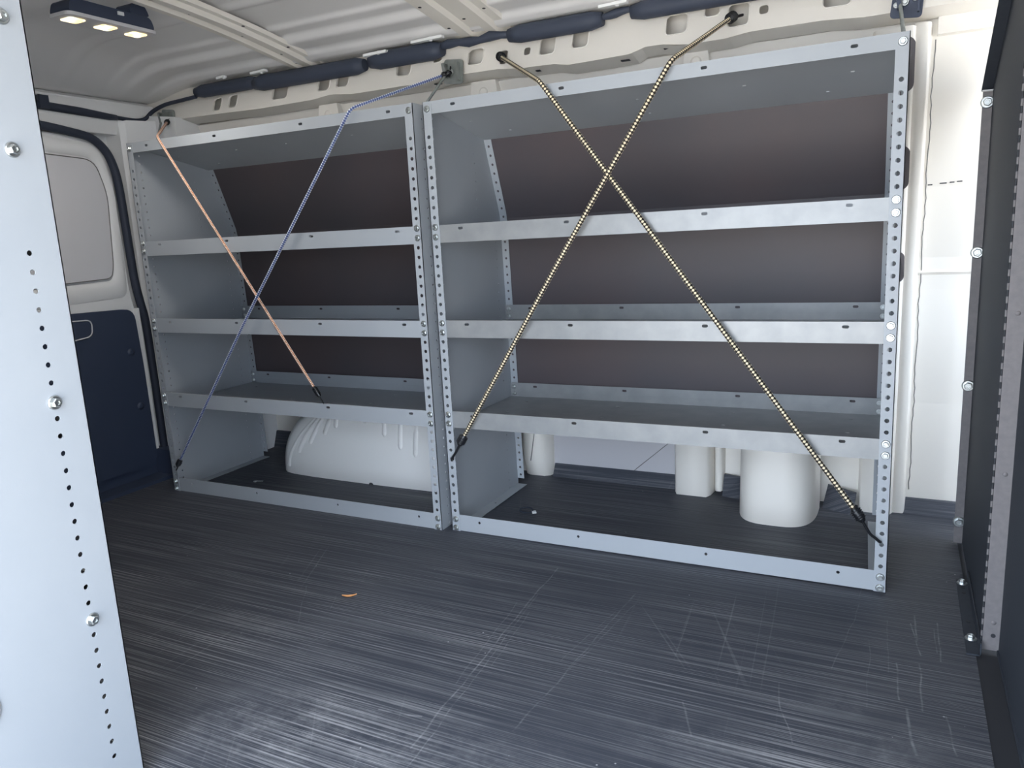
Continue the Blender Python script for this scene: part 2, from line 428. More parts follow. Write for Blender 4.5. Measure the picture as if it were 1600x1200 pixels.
# underside of the rail
k = 140; pts = []
for i in range(k+1):
    x = RX0 + (RX1-RX0)*i/k
    pts += [(x, railY(jog(x)), jog(x)), (x, .325, jog(x)-.012)]
r.add(pts, [(2*i, 2*i+2, 2*i+3, 2*i+1) for i in range(k)])
# flanged rims round the holes
for x, z, ww, hh in rholes:
    if ww < .03: continue
    P = slot(x, z, ww+.006, hh+.006, 16, .011); Q = slot(x, z, ww, hh, 16, .009); n = len(P)
    A = [(u, railY(v)-.0004, v) for u, v in P]; B2 = [(u, railY(v)-.0030, v) for u, v in slot(x, z, ww+.003, hh+.003, 16, .010)]
    C2 = [(u, railY(v)+.006, v) for u, v in Q]
    r.add(A+B2+C2, [(j, (j+1) % n, n+(j+1) % n, n+j) for j in range(n)] + [(n+j, n+(j+1) % n, 2*n+(j+1) % n, 2*n+j) for j in range(n)], 0, True)
rail = r.build('trim_6', M['white'], kind='structure')
bk = MB(); bk.box((RX0,.345,1.20),(RX1,.36,1.34)); bk.build('rail_back', M['white'], rail)
# pressed pads on the panel beneath the rail
pd = MB()
for x0, x1 in ((.50,.57),(1.045,1.12),(1.645,1.70)):
    pd.prism([(x0-.006,1.16),(x1+.006,1.16),(x1,1.208),(x0,1.208)], 'y', .312, .345)
    pd.lathe([(.013,0),(.013,.004),(.008,.004)], ((x0+x1)/2, .313, 1.178), (0,-1,0), 16)
pd.build('pressed_pad', M['white'], rail)
dk = MB()
for x, ln in ((1.215,.012),(1.255,.012),(1.49,.022),(1.60,.02),(.94,.02)):
    dk.box((x, .285, jog(x)-.0075), (x+ln, .297, jog(x)-.0050))
dk.build('rail_slot', M['dark'], rail)

# ---- roof skin with swages along the van
def roofz(y): return 1.427 - .118*(y+.5)**2
RP = []
ys = [-1.34 + i*(1.68/420) for i in range(421)]
EDGEP = [(.074,0),(.082,-.001),(.092,-.008),(.098,-.009),(.134,-.006),(.140,-.008),(.156,-.020),(.164,-.021),(.222,-.014),(.232,-.016),(.244,-.024),(.262,-.029),(.280,-.027),(.300,-.020),(.34,-.018)]
def bumps(y):
    yy = y if y > -.5 else -1-y
    b = lerp(EDGEP, yy)
    for c, wd, h in ((-.06,.03,-.006),(-.30,.05,-.006)):
        t = abs(yy-c)/wd
        if t < 1: b += h*(.5+.5*math.cos(PI*t))
    return b
for y in ys: RP.append((y, roofz(y)+bumps(y)))
RP += [(.352,1.322),(.358,1.308),(.375,1.302),(.40,1.302)]
RP = [(-1.62,1.25),(-1.57,1.28),(-1.40,1.29)] + RP
rf = MB()
k = len(RP)
XS = [(-.27,1.),(-.235,1.),(-.20,.93),(-.16,.74),(-.11,.45),(-.06,.20),(-.01,.05),(.04,0.),(2.75,0.)]
def rz_(z, t): return z - max(0, z-1.292)*t
pts = [(x, y, rz_(z, t)) for x, t in XS for y, z in RP]
fs = [(j*k+i, j*k+i+1, (j+1)*k+i+1, (j+1)*k+i) for j in range(len(XS)-1) for i in range(k-1)]
rf.add(pts, fs, 0, True)
rf.add([(p[0], p[1], p[2]+.012) for p in pts], [f[::-1] for f in fs], 0, True)
rf.build('ceiling', M['roof'], kind='structure')

# ---- rear end: header, unseen sheet added behind the doors to block light
hd = MB()
hd.prism([(-.235,1.285),(-.205,1.272),(-.20,1.215),(-.215,1.175),(-.26,1.175),(-.26,1.31)], 'y', -1.56, .30)
hd.prism([(-.232,1.290),(-.198,1.276),(-.197,1.270),(-.235,1.283)], 'y', -1.56, .28)
hd.prism([(-.205,1.245),(-.17,1.24),(-.05,1.225),(-.05,1.13),(-.17,1.13),(-.205,1.18)], 'y', .235, .34)
hd.build('trim_8', M['door'], kind='structure')
wl = MB(); wl.box((-.33,-1.66,-.05),(-.27,.59,1.46))
wl.build('rear_light_block', M['door'], kind='structure')
# D-pillar beside the rear door, with its bright edge
dp = MB()
dp.prism([(-.27,.135),(-.20,.135),(-.185,.150),(-.06,.40),(-.06,.56),(-.27,.56)], 'z', 0, 1.22)
dp.build('trim_9', M['door'], kind='structure')
wf = MB(); wf.box((-.30,-1.62,-.02),(1.16,-1.56,1.30)); wf.build('wall_front', M['white'], kind='structure')
wr = MB(); wr.box((2.75,-1.62,-.02),(2.78,.60,.50)); wr.box((2.75,-1.62,.49),(2.78,-.2,1.44)); wr.box((2.75,-.21,1.22),(2.78,.60,1.44)); wr.build('cab_end_baffle', M['dark'], kind='structure')  # unseen; added at the cab end and cut open to set daylight on the side wall
gr = MB(); gr.box((-14,-22,-.62),(18,16,-.60)); gr.build('ground', M['concrete'], kind='structure')

# ---- rear door leaf
dr = MB()
def rpoly(pts, r=.03, n=5):
    out = []; N = len(pts)
    for i in range(N):
        p = Vector(pts[i]); a = (Vector(pts[i-1])-p); b = (Vector(pts[(i+1) % N])-p)
        rr = min(r, a.length*.45, b.length*.45)
        A = p + a.normalized()*rr; B = p + b.normalized()*rr
        for k in range(n+1):
            t = k/n; out.append(tuple((1-t)**2*A + 2*t*(1-t)*p + t*t*B))
    return out
OUT = rpoly([(-.50,.0),(.112,.0),(.112,.55),(.096,.66),(.094,1.02),(.062,1.155),(-.50,1.180)], .06)
dr.prism(OUT, 'x', -.262, -.215)
door = dr.build('door_1', M['door'], kind='structure')
# raised frame round the window blank
WIN = rpoly([(-.47,.665),(.055,.680),(.066,.73),(.085,.98),(.052,1.112),(-.47,1.140)], .045)
WIN2 = rpoly([(-.455,.685),(.040,.700),(.052,.745),(.068,.98),(.038,1.095),(-.455,1.122)], .04)
nW = len(WIN)
fr = MB()
A = [(-.214, y, z) for y, z in rpoly([(-.49,.625),(.085,.640),(.092,.70),(.093,1.0),(.066,1.140),(-.49,1.168)], .055)]
B1 = [(-.198, y, z) for y, z in WIN]; B2 = [(-.213, y, z) for y, z in WIN2]
fr.add(A+B1+B2, [(j, (j+1) % nW, nW+(j+1) % nW, nW+j) for j in range(nW)] + [(nW+j, nW+(j+1) % nW, 2*nW+(j+1) % nW, 2*nW+j) for j in range(nW)], 0, True)
fr.build('window_frame', M['door'], door)
bl = MB(); bl.prism(rpoly([(-.45,.692),(.034,.707),(.046,.75),(.062,.98),(.032,1.088),(-.45,1.115)], .04), 'x', -.216, -.207)
bl.build('window_blank', M['blank'], door)
ol = MB(); q = [(-.2065, y, z) for y, z in rpoly([(-.45,.692),(.034,.707),(.046,.75),(.062,.98),(.032,1.088),(-.45,1.115)], .04)]
ol.tube(q+[q[0]], .0016, 6); ol.build('window_gasket', M['line'], door)
tr = MB(); tr.prism(rpoly([(-.49,.05),(.100,.05),(.098,.40),(.090,.600),(-.49,.618)], .04), 'x', -.214, -.196)
trim = tr.build('lower_trim', M['black'], door)
for y, z in ((.055,.455),(.062,.265)):
    c = MB(); c.lathe([(.013,0),(.012,.003),(.007,.005)], (-.196, y, z), (1,0,0), 14); c.build('trim_clip', M['black'], trim)
c = MB(); q = [(-.195, y, z) for y, z in rpoly([(-.16,.52),(-.075,.528),(-.070,.58),(-.16,.585)], .02)]
c.tube(q, .0022, 6); c.build('pull_recess', M['blank'], trim)
sl2 = MB()
sl2.prism([(-.215,.101),(-.198,.104),(-.198,.112),(-.215,.114)], 'z', .05, .60)
sl2.build('door_edge', M['door'], door)
sc2 = MB(); sc2.box((-.21,-.5,.0),(-.13,.10,.012)); sc2.box((-.235,.10,.0),(-.12,.19,.10)); sc2.box((-.235,-.5,.0),(-.205,.12,.06)); sc2.build('sill_plate', M['black'], door)
# the other leaf, mirrored, beyond the near shelving
d2 = door.copy(); COL.objects.link(d2); d2.name = 'door_2'; d2['kind'] = 'structure'
d2.location = (0,-1.012,0); d2.scale = (1,-1,1)
for ch in list(door.children):
    c2 = ch.copy(); COL.objects.link(c2); c2.parent = d2
    for g2 in list(ch.children):
        c3 = g2.copy(); COL.objects.link(c3); c3.parent = c2
# rubber seal
SEAL = [(-.25,1.186),(-.14,1.180),(-.05,1.170),(.03,1.155),(.075,1.120),(.098,1.07),(.108,1.0),(.112,.85),(.116,.70),(.126,.62),(.136,.55),(.139,.40),(.140,.20),(.140,.02)]
SEAL = [(-1.012-y, z) for y, z in SEAL[::-1]] + SEAL
def smooth_path(P, n=6):
    out = []
    for i in range(len(P)-1):
        p0 = Vector(P[max(i-1,0)]); p1 = Vector(P[i]); p2 = Vector(P[i+1]); p3 = Vector(P[min(i+2,len(P)-1)])
        for k in range(n):
            t = k/n
            out.append(.5*((2*p1)+(-p0+p2)*t+(2*p0-5*p1+4*p2-p3)*t*t+(-p0+3*p1-3*p2+p3)*t**3))
    out.append(Vector(P[-1])); return out
se = MB(); se.tube([(-.200, y-.004, z) for y, z in smooth_path([Vector(p) for p in SEAL])], .0135, 10)
tag(se.build('door_seal', M['rubber']), 'black rubber seal running round the rear door opening', 'door seal')

# ------------------------------------------------------------------ wheel arch and housing
def arch():
    cx, a, b = .610, .420, .286
    prof = [(1.0,.552),(1.0,.42),(.998,.36),(.985,.325),(.95,.298),(.90,.284),(.80,.274),(.6,.268),(.3,.265),(.02,.264)]
    def Y(rho): return lerp([(p, y) for p, y in prof[::-1]], rho)
    m = MB(); N = 48; pts = []
    for s_, y in prof:
        for k in range(N+1):
            t = PI*k/N
            ct, st = math.cos(t), math.sin(t)
            e = .86
            X = cx - a*s_*math.copysign(abs(ct)**e, ct); Z = b*s_*abs(st)**e
            pts.append((X, y, Z))
    m.add(pts, [(i*(N+1)+k, (i+1)*(N+1)+k, (i+1)*(N+1)+k+1, i*(N+1)+k+1) for i in range(len(prof)-1) for k in range(N)], 0, True)
    o = m.build('wheel_arch', M['arch'])
    tag(o, 'white ribbed wheel arch under the lowest shelf of the rear shelving unit', 'wheel arch')
    def onface(x, z):
        rho = math.hypot(abs(x-cx)/a, z/b)
        return Y(min(rho, .985))
    for P in (((.245,.02),(.262,.07),(.32,.145),(.40,.215)),((.30,.075),(.345,.145),(.42,.225)),((.355,.11),(.40,.18),(.45,.24)),((.425,.15),(.45,.20),(.475,.245)),
              ((.475,.175),(.492,.25)),((.60,.20),(.602,.27)),((.675,.16),(.68,.26)),((.735,.12),(.742,.25)),((.79,.10),(.80,.23))):
        pp = smooth_path([Vector((x, onface(x, z)+.002, z)) for x, z in P], 5)
        pp = [Vector((p.x, onface(p.x, p.z)+.001, p.z)) for p in pp]
        ribs = MB(); ribs.tube([Vector((p.x, p.y+.0055, p.z)) for p in pp], [.004]+[.0115]*(len(pp)-2)+[.004], 16)
        ribs.build('pressed_rib', M['arch'], o)
    return o
arch()
def housing():
    m = MB(); cx, hw = 1.866, .102; N = 32; zs = [(0,1.0),(.02,1.0),(.20,.975),(.245,.94),(.268,.84),(.278,.6),(.28,.02)]
    pts = []
    for z, s_ in zs:
        for k in range(N+1):
            t = PI*k/N; e = .62
            X = cx - hw*s_*math.copysign(abs(math.cos(t))**e, math.cos(t))
            Y = .50 - .175*s_*abs(math.sin(t))**e
            pts.append((X, Y, z))
        pts_end = len(pts)
    m.add(pts, [(i*(N+1)+k, i*(N+1)+k+1, (i+1)*(N+1)+k+1, (i+1)*(N+1)+k) for i in range(len(zs)-1) for k in range(N)], 0, True)
    bx = MB()
    m.box((cx-hw*.97,.495,0),(cx+hw*.97,.545,.22))
    tag(m.build('moulded_housing', M['white']), 'smooth rounded white housing on the floor beneath the right end of the lowest shelf', 'housing')
housing()

# ------------------------------------------------------------------ bolts
def bolt_mesh(r=.0085):
    m = MB()
    m.lathe([(r,0),(r,.0012),(r*.86,.0022)], (0,0,0), (0,-1,0), 20)
    m.lathe([(r*.68,.002),(r*.68,.0055),(r*.55,.0068),(r*.34,.0068),(r*.30,.0052)], (0,0,0), (0,-1,0), 6, 0, False)
    return m
proto_bolt = bolt_mesh().build('bolt', M['zinc'])
first_bolt = [True]
def bolt(parent, loc, rot=(0,0,0), scale=1.):
    if first_bolt[0]: o = proto_bolt; first_bolt[0] = False
    else:
        o = proto_bolt.copy(); COL.objects.link(o)
    o.parent = parent; o.location = loc; o.rotation_euler = rot; o.scale = (scale,)*3
    return o

# ------------------------------------------------------------------ shelving units
H = 1.1176
REAR = [(0,.410),(.84,.384),(H,.286)]
def ry(z): return lerp(REAR, z)
SHELVES = (.3357,.5774,.8195)
BK = [0,1,12,13,22,23,32,33]
TH = .0016
def shelving_unit(W, label, loc, rot, fasteners=True, panel_rows=True, near=False, dim_unit=False, skew=0.):
    root = thing('shelving_unit', label, 'shelving unit', loc, rot, 'grey steel shelving units')
    for side in (0, 1):
        sx = 1 if side == 0 else -1
        x = 0 if side == 0 else W
        p = MB()
        # web of the panel, punched
        cells = []
        zb = [0.0] + [Z0 + PITCH*(k+.5) for k in range(45)] + [H]
        for k in range(len(zb)-1):
            z0, z1 = zb[k], zb[k+1]; zc = Z0 + PITCH*k + (.008 if near and side == 0 else 0)
            if zc + .004 > z1: zc = z1-.0045
            us = [0, .030, .056, .232, .258, .333, .359]
            us = [u for u in us if u < ry(z1)-.004]
            for i, u in enumerate(us):
                last = i == len(us)-1
                u1a, u1b = (ry(z0), ry(z1)) if last else (us[i+1], us[i+1])
                hole = None
                if u == .030 and k <= 44:
                    if near and side == 0:
                        if zc < .802: hole = circ((.030+.056)/2-.001, zc, .0037)
                    else: hole = circ(.043-.004, zc, .0030)
                if u == .333 and not last and zc < .82 and not (near and side == 0): hole = circ(.346, zc, .0022, 8)
                if u == .232 and not last and .86 < zc < 1.03 and not (near and side == 0): hole = circ(.245, zc, .0022, 8)
                cells.append(([(u,z0),(u1a,z0),(u1b,z1),(u,z1)], hole))
        p.sheet(cells, lambda u, v: (x - side*skew*u/.41, u, v), (sx,0,0), TH)
        # front flange, punched
        fw = .0245; cells = []
        for k in range(len(zb)-1):
            z0, z1 = zb[k], zb[k+1]; zc = Z0+PITCH*k
            hole = circ(.0122, zc, .0046) if (k not in BK and k <= 42) else None
            cells.append((rect(0, fw, z0, z1), hole))
        cells[-1] = ([(0,zb[-2]),(fw,zb[-2]),(fw,zb[-1]-.006),(0,zb[-1])], None)
        p.sheet(cells, lambda u, v: (x+sx*u, 0, v), (0,1,0), TH)
        # rear flange (bent inwards), punched, follows the slope
        cells = []
        for k in range(1, len(zb)-1):
            z0, z1 = zb[k], zb[k+1]; zc = Z0+PITCH*k
            cells.append((rect(0, .024, z0, z1), circ(.0125, zc, .0036) if k < 43 else None))
        p.sheet(cells, lambda u, v: (x+sx*u-side*skew, ry(v), v), (0,-1,0), TH)
        # bottom flange
        cells = [(rect(0,.034,.03,.15), circ(.018,.09,.0035)), (rect(0,.034,.15,.29), circ(.018,.22,.0035)), (rect(0,.034,.29,.405), None)]
        p.sheet(cells, lambda u, v: (x+sx*u-side*skew*v/.41, v, .002), (0,0,1), TH)
        po = p.build('side_panel', M['grey'], root)
    xa, xb = TH+.0005, W-TH-.0005
    offs = (.085, .370, .690, .975)
    # base rail
    p = MB(); cells = []; e = [xa]
    for o in offs:
        e += [o-.012, o+.012]
    e.append(xb)
    for i in range(len(e)-1):
        h = circ((e[i]+e[i+1])/2, .0305, .0037) if i % 2 == 1 else None
        cells.append((rect(e[i], e[i+1], .001, .0465), h))
    p.sheet(cells, lambda u, v: (u, TH+.0002, v), (0,1,0), TH)
    p.box((.036, .003, .001), (W-.036, .030, .0025))
    p.build('base_rail', M['grey'], root)
    # shelves: trays with front and rear upstands
    for zt in SHELVES:
        p = MB(); zb_ = zt-.0445; rr = ry(zt)-.006
        def lip(y, nrm):
            cells = []
            for i in range(len(e)-1):
                h = slot((e[i]+e[i+1])/2, zt-.0105, .0130, .0065) if i % 2 == 1 else None
                cells.append((rect(e[i], e[i+1], zb_, zt), h))
            p.sheet(cells, lambda u, v: (u, y, v), nrm, TH)
        lip(TH+.0002, (0,1,0)); lip(rr, (0,-1,0))
        p.box((xa, .0035, zt-.0016), (xb, .009, zt))            # folded hem
        cells = []
        for i in range(len(e)-1):
            for (v0, v1, hv) in ((.002,.14,None),(.14,.26,.20),(.26,rr,.33)):
                hc = slot((e[i]+e[i+1])/2, hv, .010, .006) if (i % 2 == 1 and hv) else None
                cells.append((rect(e[i], e[i+1], v0, v1), hc))
        p.sheet(cells, lambda u, v: (u, v, zb_), (0,0,1), TH)
        p.box((xa, rr-.0010, zt-.024), (xb, rr-.0021, zt-.0235))
        p.build('shelf', M['grey' if dim_unit else 'bright'], root)  # daylight on each unit is toned into its shelf paint
    # top panel: folded front edge, sloping sheet
    p = MB(); cells = []
    for i in range(len(e)-1):
        h = slot((e[i]+e[i+1])/2, 1.1045, .0130, .0065) if i % 2 == 1 else None
        cells.append((rect(e[i], e[i+1], 1.0880, H), h))
    p.sheet(cells, lambda u, v: (u, TH+.0002, v), (0,1,0), TH)
    cells = []
    tz = lambda y: 1.112 - .057*y/.29
    hs = sorted([.05,.115,.30,.36,.50,.69,.745,.91,.965])
    e2 = [xa]
    for o in hs: e2 += [o-.010, o+.010]
    e2.append(xb)
    for i in range(len(e2)-1):
        j = i//2
        for (v0, v1, hv) in ((.003,.09,.045 if j % 3 != 1 else None),(.09,.20,.15 if j % 2 == 0 else None),(.20,.3065,.25 if j % 3 == 1 else None)):
            hc = slot((e2[i]+e2[i+1])/2, hv, .009, .006) if (i % 2 == 1 and hv) else None
            cells.append((rect(e2[i], e2[i+1], v0, v1), hc))
    p.sheet(cells, lambda u, v: (u, v, tz(v)), (0,0,1), TH)
    p.build('top_panel', M['grey'], root)
    # back board, bent to the slope of the van side
    p = MB()
    zz = [.296 + (1.0565-.296)*i/24 for i in range(25)]
    pts = [(xx, ry(z)+dy, z) for dy in (.002,.006) for z in zz for xx in (xa, xb)]
    k = 50
    p.add(pts, [(2*i, 2*i+1, 2*i+3, 2*i+2) for i in range(24)] + [(k+2*i+2, k+2*i+3, k+2*i+1, k+2*i) for i in range(24)]
          + [(0,k,k+1,1), (48,49,k+49,k+48)], 0)
    p.build('back_panel', M['board'], root)
    if fasteners:
        for xx in (.0122, W-.0122):
            for kk in BK: bolt(root, (xx, 0, Z0+PITCH*kk))
            bolt(root, (xx, 0, 1.1005))
        for zt in SHELVES:
            for xx in (.013, W-.013-skew*1.3):
                for kk in (-.012, -.034): bolt(root, (xx, ry(zt)-.0078, zt+kk), (0,0,0), .8)
    return root

L = shelving_unit(1.0500, 'grey steel shelving unit against the far side, beside the white rear door', (-.003,0,0), (0,0,0), dim_unit=True)
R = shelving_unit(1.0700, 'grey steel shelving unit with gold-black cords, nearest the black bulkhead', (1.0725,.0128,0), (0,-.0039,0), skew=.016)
Nn = shelving_unit(1.0700, 'pale lit end of a grey shelving unit standing beside the open side door', (1.135,-1.015,0), (0,0,PI), False, True, True)
for y, z in ((.0285,1.0854),(.0419,.9261),(.0426,.6004),(.0411,.2840)):
    bolt(Nn, (-.0002, y, z), (0,0,-PI/2), 1.15)
c = MB(); c.lathe([(.028,0),(.028,.002),(.024,.004)], (0,.205,.2334), (-1,0,0), 28)
o = c.build('hole_plug', M['plug'], Nn); o['label'] = 'round white plug'

# ------------------------------------------------------------------ roof bows
def bow(x0, x1, label):
    root = thing('roof_bow', label, 'roof bow', ((x0+x1)/2, .30, 1.32), (0,0,0), 'pressed steel roof bows')
    wd = x1-x0
    s_ = wd/.125
    prof = [(0,.010),(.004,.002),(.020,.002),(.026,-.010),(.044,-.010),(.051,0),(.072,0),(.079,-.010),(.098,-.010),(.104,.002),(.121,.002),(.125,.010)]
    prof = [(a*s_, b) for a, b in prof]
    m = MB(); yy = [.318 - i*(1.62/48) for i in range(49)]
    pts = []
    for y in yy:
        z0 = roofz(y) - .026
        pts += [(x0+a-(x0+x1)/2, y-.30, z0+b-1.32) for a, b in prof]
    k = len(prof)
    fs = [(i*k+j, (i+1)*k+j, (i+1)*k+j+1, i*k+j+1) for i in range(48) for j in range(k-1)]
    m.add(pts, fs)
    m.add([(p[0], p[1], p[2]+.003) for p in pts], [f[::-1] for f in fs])
    o = m.build('channel', M['white'], root)
    hole0 = None
    for (a, y) in ((.012,.24),(.06,.20),(.112,.17),(.012,.10),(.06,.05),(.112,.0),(.012,-.05),(.06,-.13),(.05,.27)):
        z0 = roofz(y) - .026
        zz = z0 + lerp(prof, a*s_) - 1.32
        loc = (x0+a*s_-(x0+x1)/2, y-.30, zz+.0004)
        if hole0 is None:
            h = MB(); h.lathe([(.0045,0),(.0045,.0012)], (0,0,0), (0,0,-1), 12)
            hole0 = h.build('punched_hole', M['dark'], root); hole0.location = loc
        else: dup(hole0, root, loc)
    f = MB()
    ze = roofz(.318)-.026-.0094-1.32
    f.box((-wd/2-.004,.012,ze-.014),(wd/2+.004,.022,ze-.006)); f.box((-wd/2-.004,.019,ze-.012),(wd/2+.004,.022,ze+.010))
    f.build('end_plate', M['white'], root)
    return root
bow(.412,.538,'narrow white roof bow carrying the three-lens cargo lamp')
bow(1.008,1.190,'wide white roof bow above the joint between the two shelving units')

# ------------------------------------------------------------------ cargo lamp
lamp = thing('cargo_lamp', 'black cargo lamp with three glowing lenses fixed under the roof', 'lamp', (.365,-.30,1.34))
m = MB()
m.prism(rpoly([(-.118,.004),(.118,.004),(.108,.034),(-.108,.036)], .012), 'x', -.036, .034)
m.prism(rpoly([(.045,.034),(.105,.034),(.092,.060),(.055,.060)], .01), 'x', -.02, .036)
m.build('housing', M['black'], lamp)
m = MB(); P = rpoly([(-.040,-.124),(.040,-.124),(.040,.124),(-.040,.124)], .02); m.prism(P, 'z', -.004, .004)
m.build('bezel', M['blank'], lamp)
for y in (-.085, .0, .085):
    m = MB(); P = [(a, y+b) for a, b in rpoly([(-.020,-.020),(.020,-.020),(.020,.020),(-.020,.020)], .006)]
    m.prism(P, 'z', -.0065, -.003); m.build('lens', M['lens'], lamp)
m = MB(); m.obox((.036,.02,.026), (.002,0,0), (0,.008,0), (0,0,.004)); m.build('maker_tab', M['plug'], lamp)

# ------------------------------------------------------------------ curtain airbag along the rail
ab = thing('curtain_airbag', 'long black folded airbag sleeve running along the roof rail', 'airbag', (0,.268,1.303))
def sleeve(x0, x1, r, z, wob=0, y=0):
    m = MB(); P = []; rs = []
    k = max(6, int((x1-x0)/.03))
    for i in range(k+1):
        x = x0+(x1-x0)*i/k
        P.append((x, y+wob*.5*math.sin(x*70), z(x)+wob*math.sin(x*50+1))); rs.append(r*(.72 if i in (0,k) else 1)*(1+.25*wob/.004*math.sin(x*90) if wob else 1))
    m.tube(P, rs, 14); return m.build('sleeve', M['airbag'], ab)
zf = lambda x: -.008+.0*x
sleeve(.03,.30,.020,lambda x:-.006); sleeve(.29,.72,.0235,lambda x:-.012); sleeve(.74,.985,.0245,lambda x:-.007)
sleeve(.97,1.20,.011,lambda x:.002,.003); sleeve(1.19,1.452,.0225,lambda x:-.002)
sleeve(1.44,1.53,.009,lambda x:.006,.003); sleeve(1.525,2.30,.0215,lambda x:.002)
for x0, x1, z in ((.155,.185,.020),(.735,.815,.008),(.30,.36,.016),(1.45,1.522,.022),(.90,1.0,.020)):
    m = MB(); m.obox(((x0+x1)/2, -.020, z), ((x1-x0)/2,0,.001), (0,.008,0), (0,0,.0035))
    m.lathe([(.007,0),(.007,.006),(.003,.008)], ((x0+x1)/2+.01, -.018, z+.002), (0,-.6,-.8), 10)
    m.build('mounting_clip', M['plug'], ab)

# ------------------------------------------------------------------ wiring harness on the rear header
wh = thing('wiring_harness', 'black wiring harness taped across the rear door header', 'wiring harness', (-.19,.1,1.22))
m = MB()
P = [(-.002,-.40,.018),(-.002,-.235,.017),(-.002,-.10,.012),(-.002,.0,.006),(0,.025,.006)]
m.tube([Vector(p) for p in P], [.0125,.0125,.0125,.010,.008], 10); m.build('taped_bundle', M['rubber'], wh)
m = MB(); m.tube(smooth_path([Vector(p) for p in ((0,.02,.006),(.002,.06,.004),(.002,.10,.004),(.01,.128,.012),(.03,.145,.035),(.08,.155,.052),(.16,.158,.058),(.225,.16,.062))]), .0065, 8)
m.tube(smooth_path([Vector(p) for p in ((.0,.115,.006),(.02,.128,-.015),(.03,.131,-.05),(.035,.131,-.10))]), .006, 8)
m.build('cable', M['rubber'], wh)
m = MB(); m.box((-.010,-.238,.006),(.012,-.208,.045)); m.build('connector', M['rubber'], wh)

# ------------------------------------------------------------------ rail anchors that hold the shelving to the van
def anchor(loc, label, foot, tilt=0., dark=False):
    root = thing('anchor_bracket', label, 'bracket', loc, (0,0,0), 'anchor brackets tying the shelving to the roof rail')
    m = MB()
    P = rpoly([(-.032,-.030),(.029,-.036),(.033,.027),(-.025,.033)], .010)
    m.prism([(a, b) for a, b in P], 'y', -.006, -.002)
    m.obox((.022,-.012,-.004), (.002,0,0), (0,.010,0), (0,0,.022))
    m.obox((-.016,-.016,.002), (.004,0,.001), (0,.012,0), (-.003,0,.018))
    m.build('plate', M['black'] if dark else M['steelgrey'], root)
    m = MB(); f = Vector(foot)-Vector(loc)
    m.tube([Vector((-.012,-.022,.016)), Vector((-.012,-.026,-.012)), f], .0038, 8)
    m.tube([f+Vector((0,0,.004)), f+Vector((0,0,-.004))], .008, 10)
    m.build('tie_rod', M['steelgrey'], root)
    bolt(root, (-.004,-.008,-.002), (0,0,0), 1.0); 
    if dark: bolt(root, (.016,-.008,.004), (0,0,0), .9); bolt(root, (-.02,-.008,-.006), (0,0,0), .7)
    return root
anchor((-.105,.262,1.226), 'grey anchor bracket at the rear corner above the orange cord', (.0,.10,1.102))
anchor((1.022,.258,1.232), 'grey anchor bracket between the two shelving units, where the blue cord hooks', (1.005,.10,1.110))
anchor((2.128,.262,1.228), 'dark anchor bracket above the right end post of the shelving', (2.128,.06,1.115), 0, True)

# ------------------------------------------------------------------ bungee cords
def cord_path(P, n=14):
    """straight runs with rounded bends"""
    P = [Vector(p) for p in P]; out = [P[0]]
    for i in range(1, len(P)-1):
        a = (P[i-1]-P[i]); b = (P[i+1]-P[i]); rr = min(.018, a.length*.4, b.length*.4)
        A = P[i]+a.normalized()*rr; B = P[i]+b.normalized()*rr
        out += [(1-t)**2*A + 2*t*(1-t)*P[i] + t*t*B for t in [k/8 for k in range(9)]]
    out.append(P[-1])
    res = []
    for a, b in zip(out, out[1:]):
        k = max(1, int((b-a).length/.02))
        res += [a+(b-a)*j/k for j in range(k)]
    return res+[out[-1]]
def coil(m, p, d, r, turns, pitch, wire=.0016, mat_=0):
    d = Vector(d).normalized(); u = d.orthogonal().normalized(); w_ = d.cross(u); P = []
    for i in range(turns*12+1):
        a = 2*PI*i/12; P.append(Vector(p) + d*(pitch*i/12) + r*(u*math.cos(a)+w_*math.sin(a)))
    m.tube(P, wire, 6, mat_)
def bungee(label, matl, path, rad, hookA, hookB, hook_r=.0033):
    root = thing('bungee_cord', label, 'bungee cord', path[0], (0,0,0), 'bungee cords stretched across the shelves')
    o0 = Vector(path[0])
    P = [Vector(p)-o0 for p in cord_path(path)]
    m = MB(); m.tube(P, rad, 12, 0, True, True); m.build('braided_cord', matl, root)
    for end, inner, hook in ((P[0], P[3], hookA), (P[-1], P[-4], hookB)):
        if hook is None: continue
        d = (end-inner).normalized(); m = MB()
        m.lathe([(rad*1.05,-.014),(rad*1.7,-.008),(rad*1.9,.010),(rad*1.2,.019)], end, d, 12)
        for t in range(5):
            m.lathe([(rad*1.7,0),(rad*2.25,.0015),(rad*1.7,.003)], end+d*(-.009+.0045*t), d, 12)
        hp = [end+d*.012] + [Vector(h)-o0 for h in hook]
        m.tube(smooth_path(hp, 6), hook_r, 8)
        m.build('hook', M['hook'], root)
    return root
bungee('gold and black bungee cord sloping from the left rail hole down to the right post', M['tan_cord'],
       [(1.172,.252,1.248),(1.394,-.004,1.1235),(2.082,-.004,.180)], .0056,
       [(1.163,.262,1.249),(1.155,.285,1.247)], [(2.106,-.002,.140),(2.118,.002,.128),(2.127,.006,.119),(2.128,.022,.116)])
bungee('gold and black bungee cord sloping from the right rail hole down to the left post', M['tan_cord'],
       [(1.768,.248,1.250),(1.694,-.004,1.1265),(1.415,-.0185,.697),(1.132,-.004,.267)], .0056,
       [(1.778,.262,1.254),(1.786,.290,1.262)], [(1.112,-.006,.232),(1.098,-.004,.214),(1.090,.004,.203),(1.088,.022,.206)])
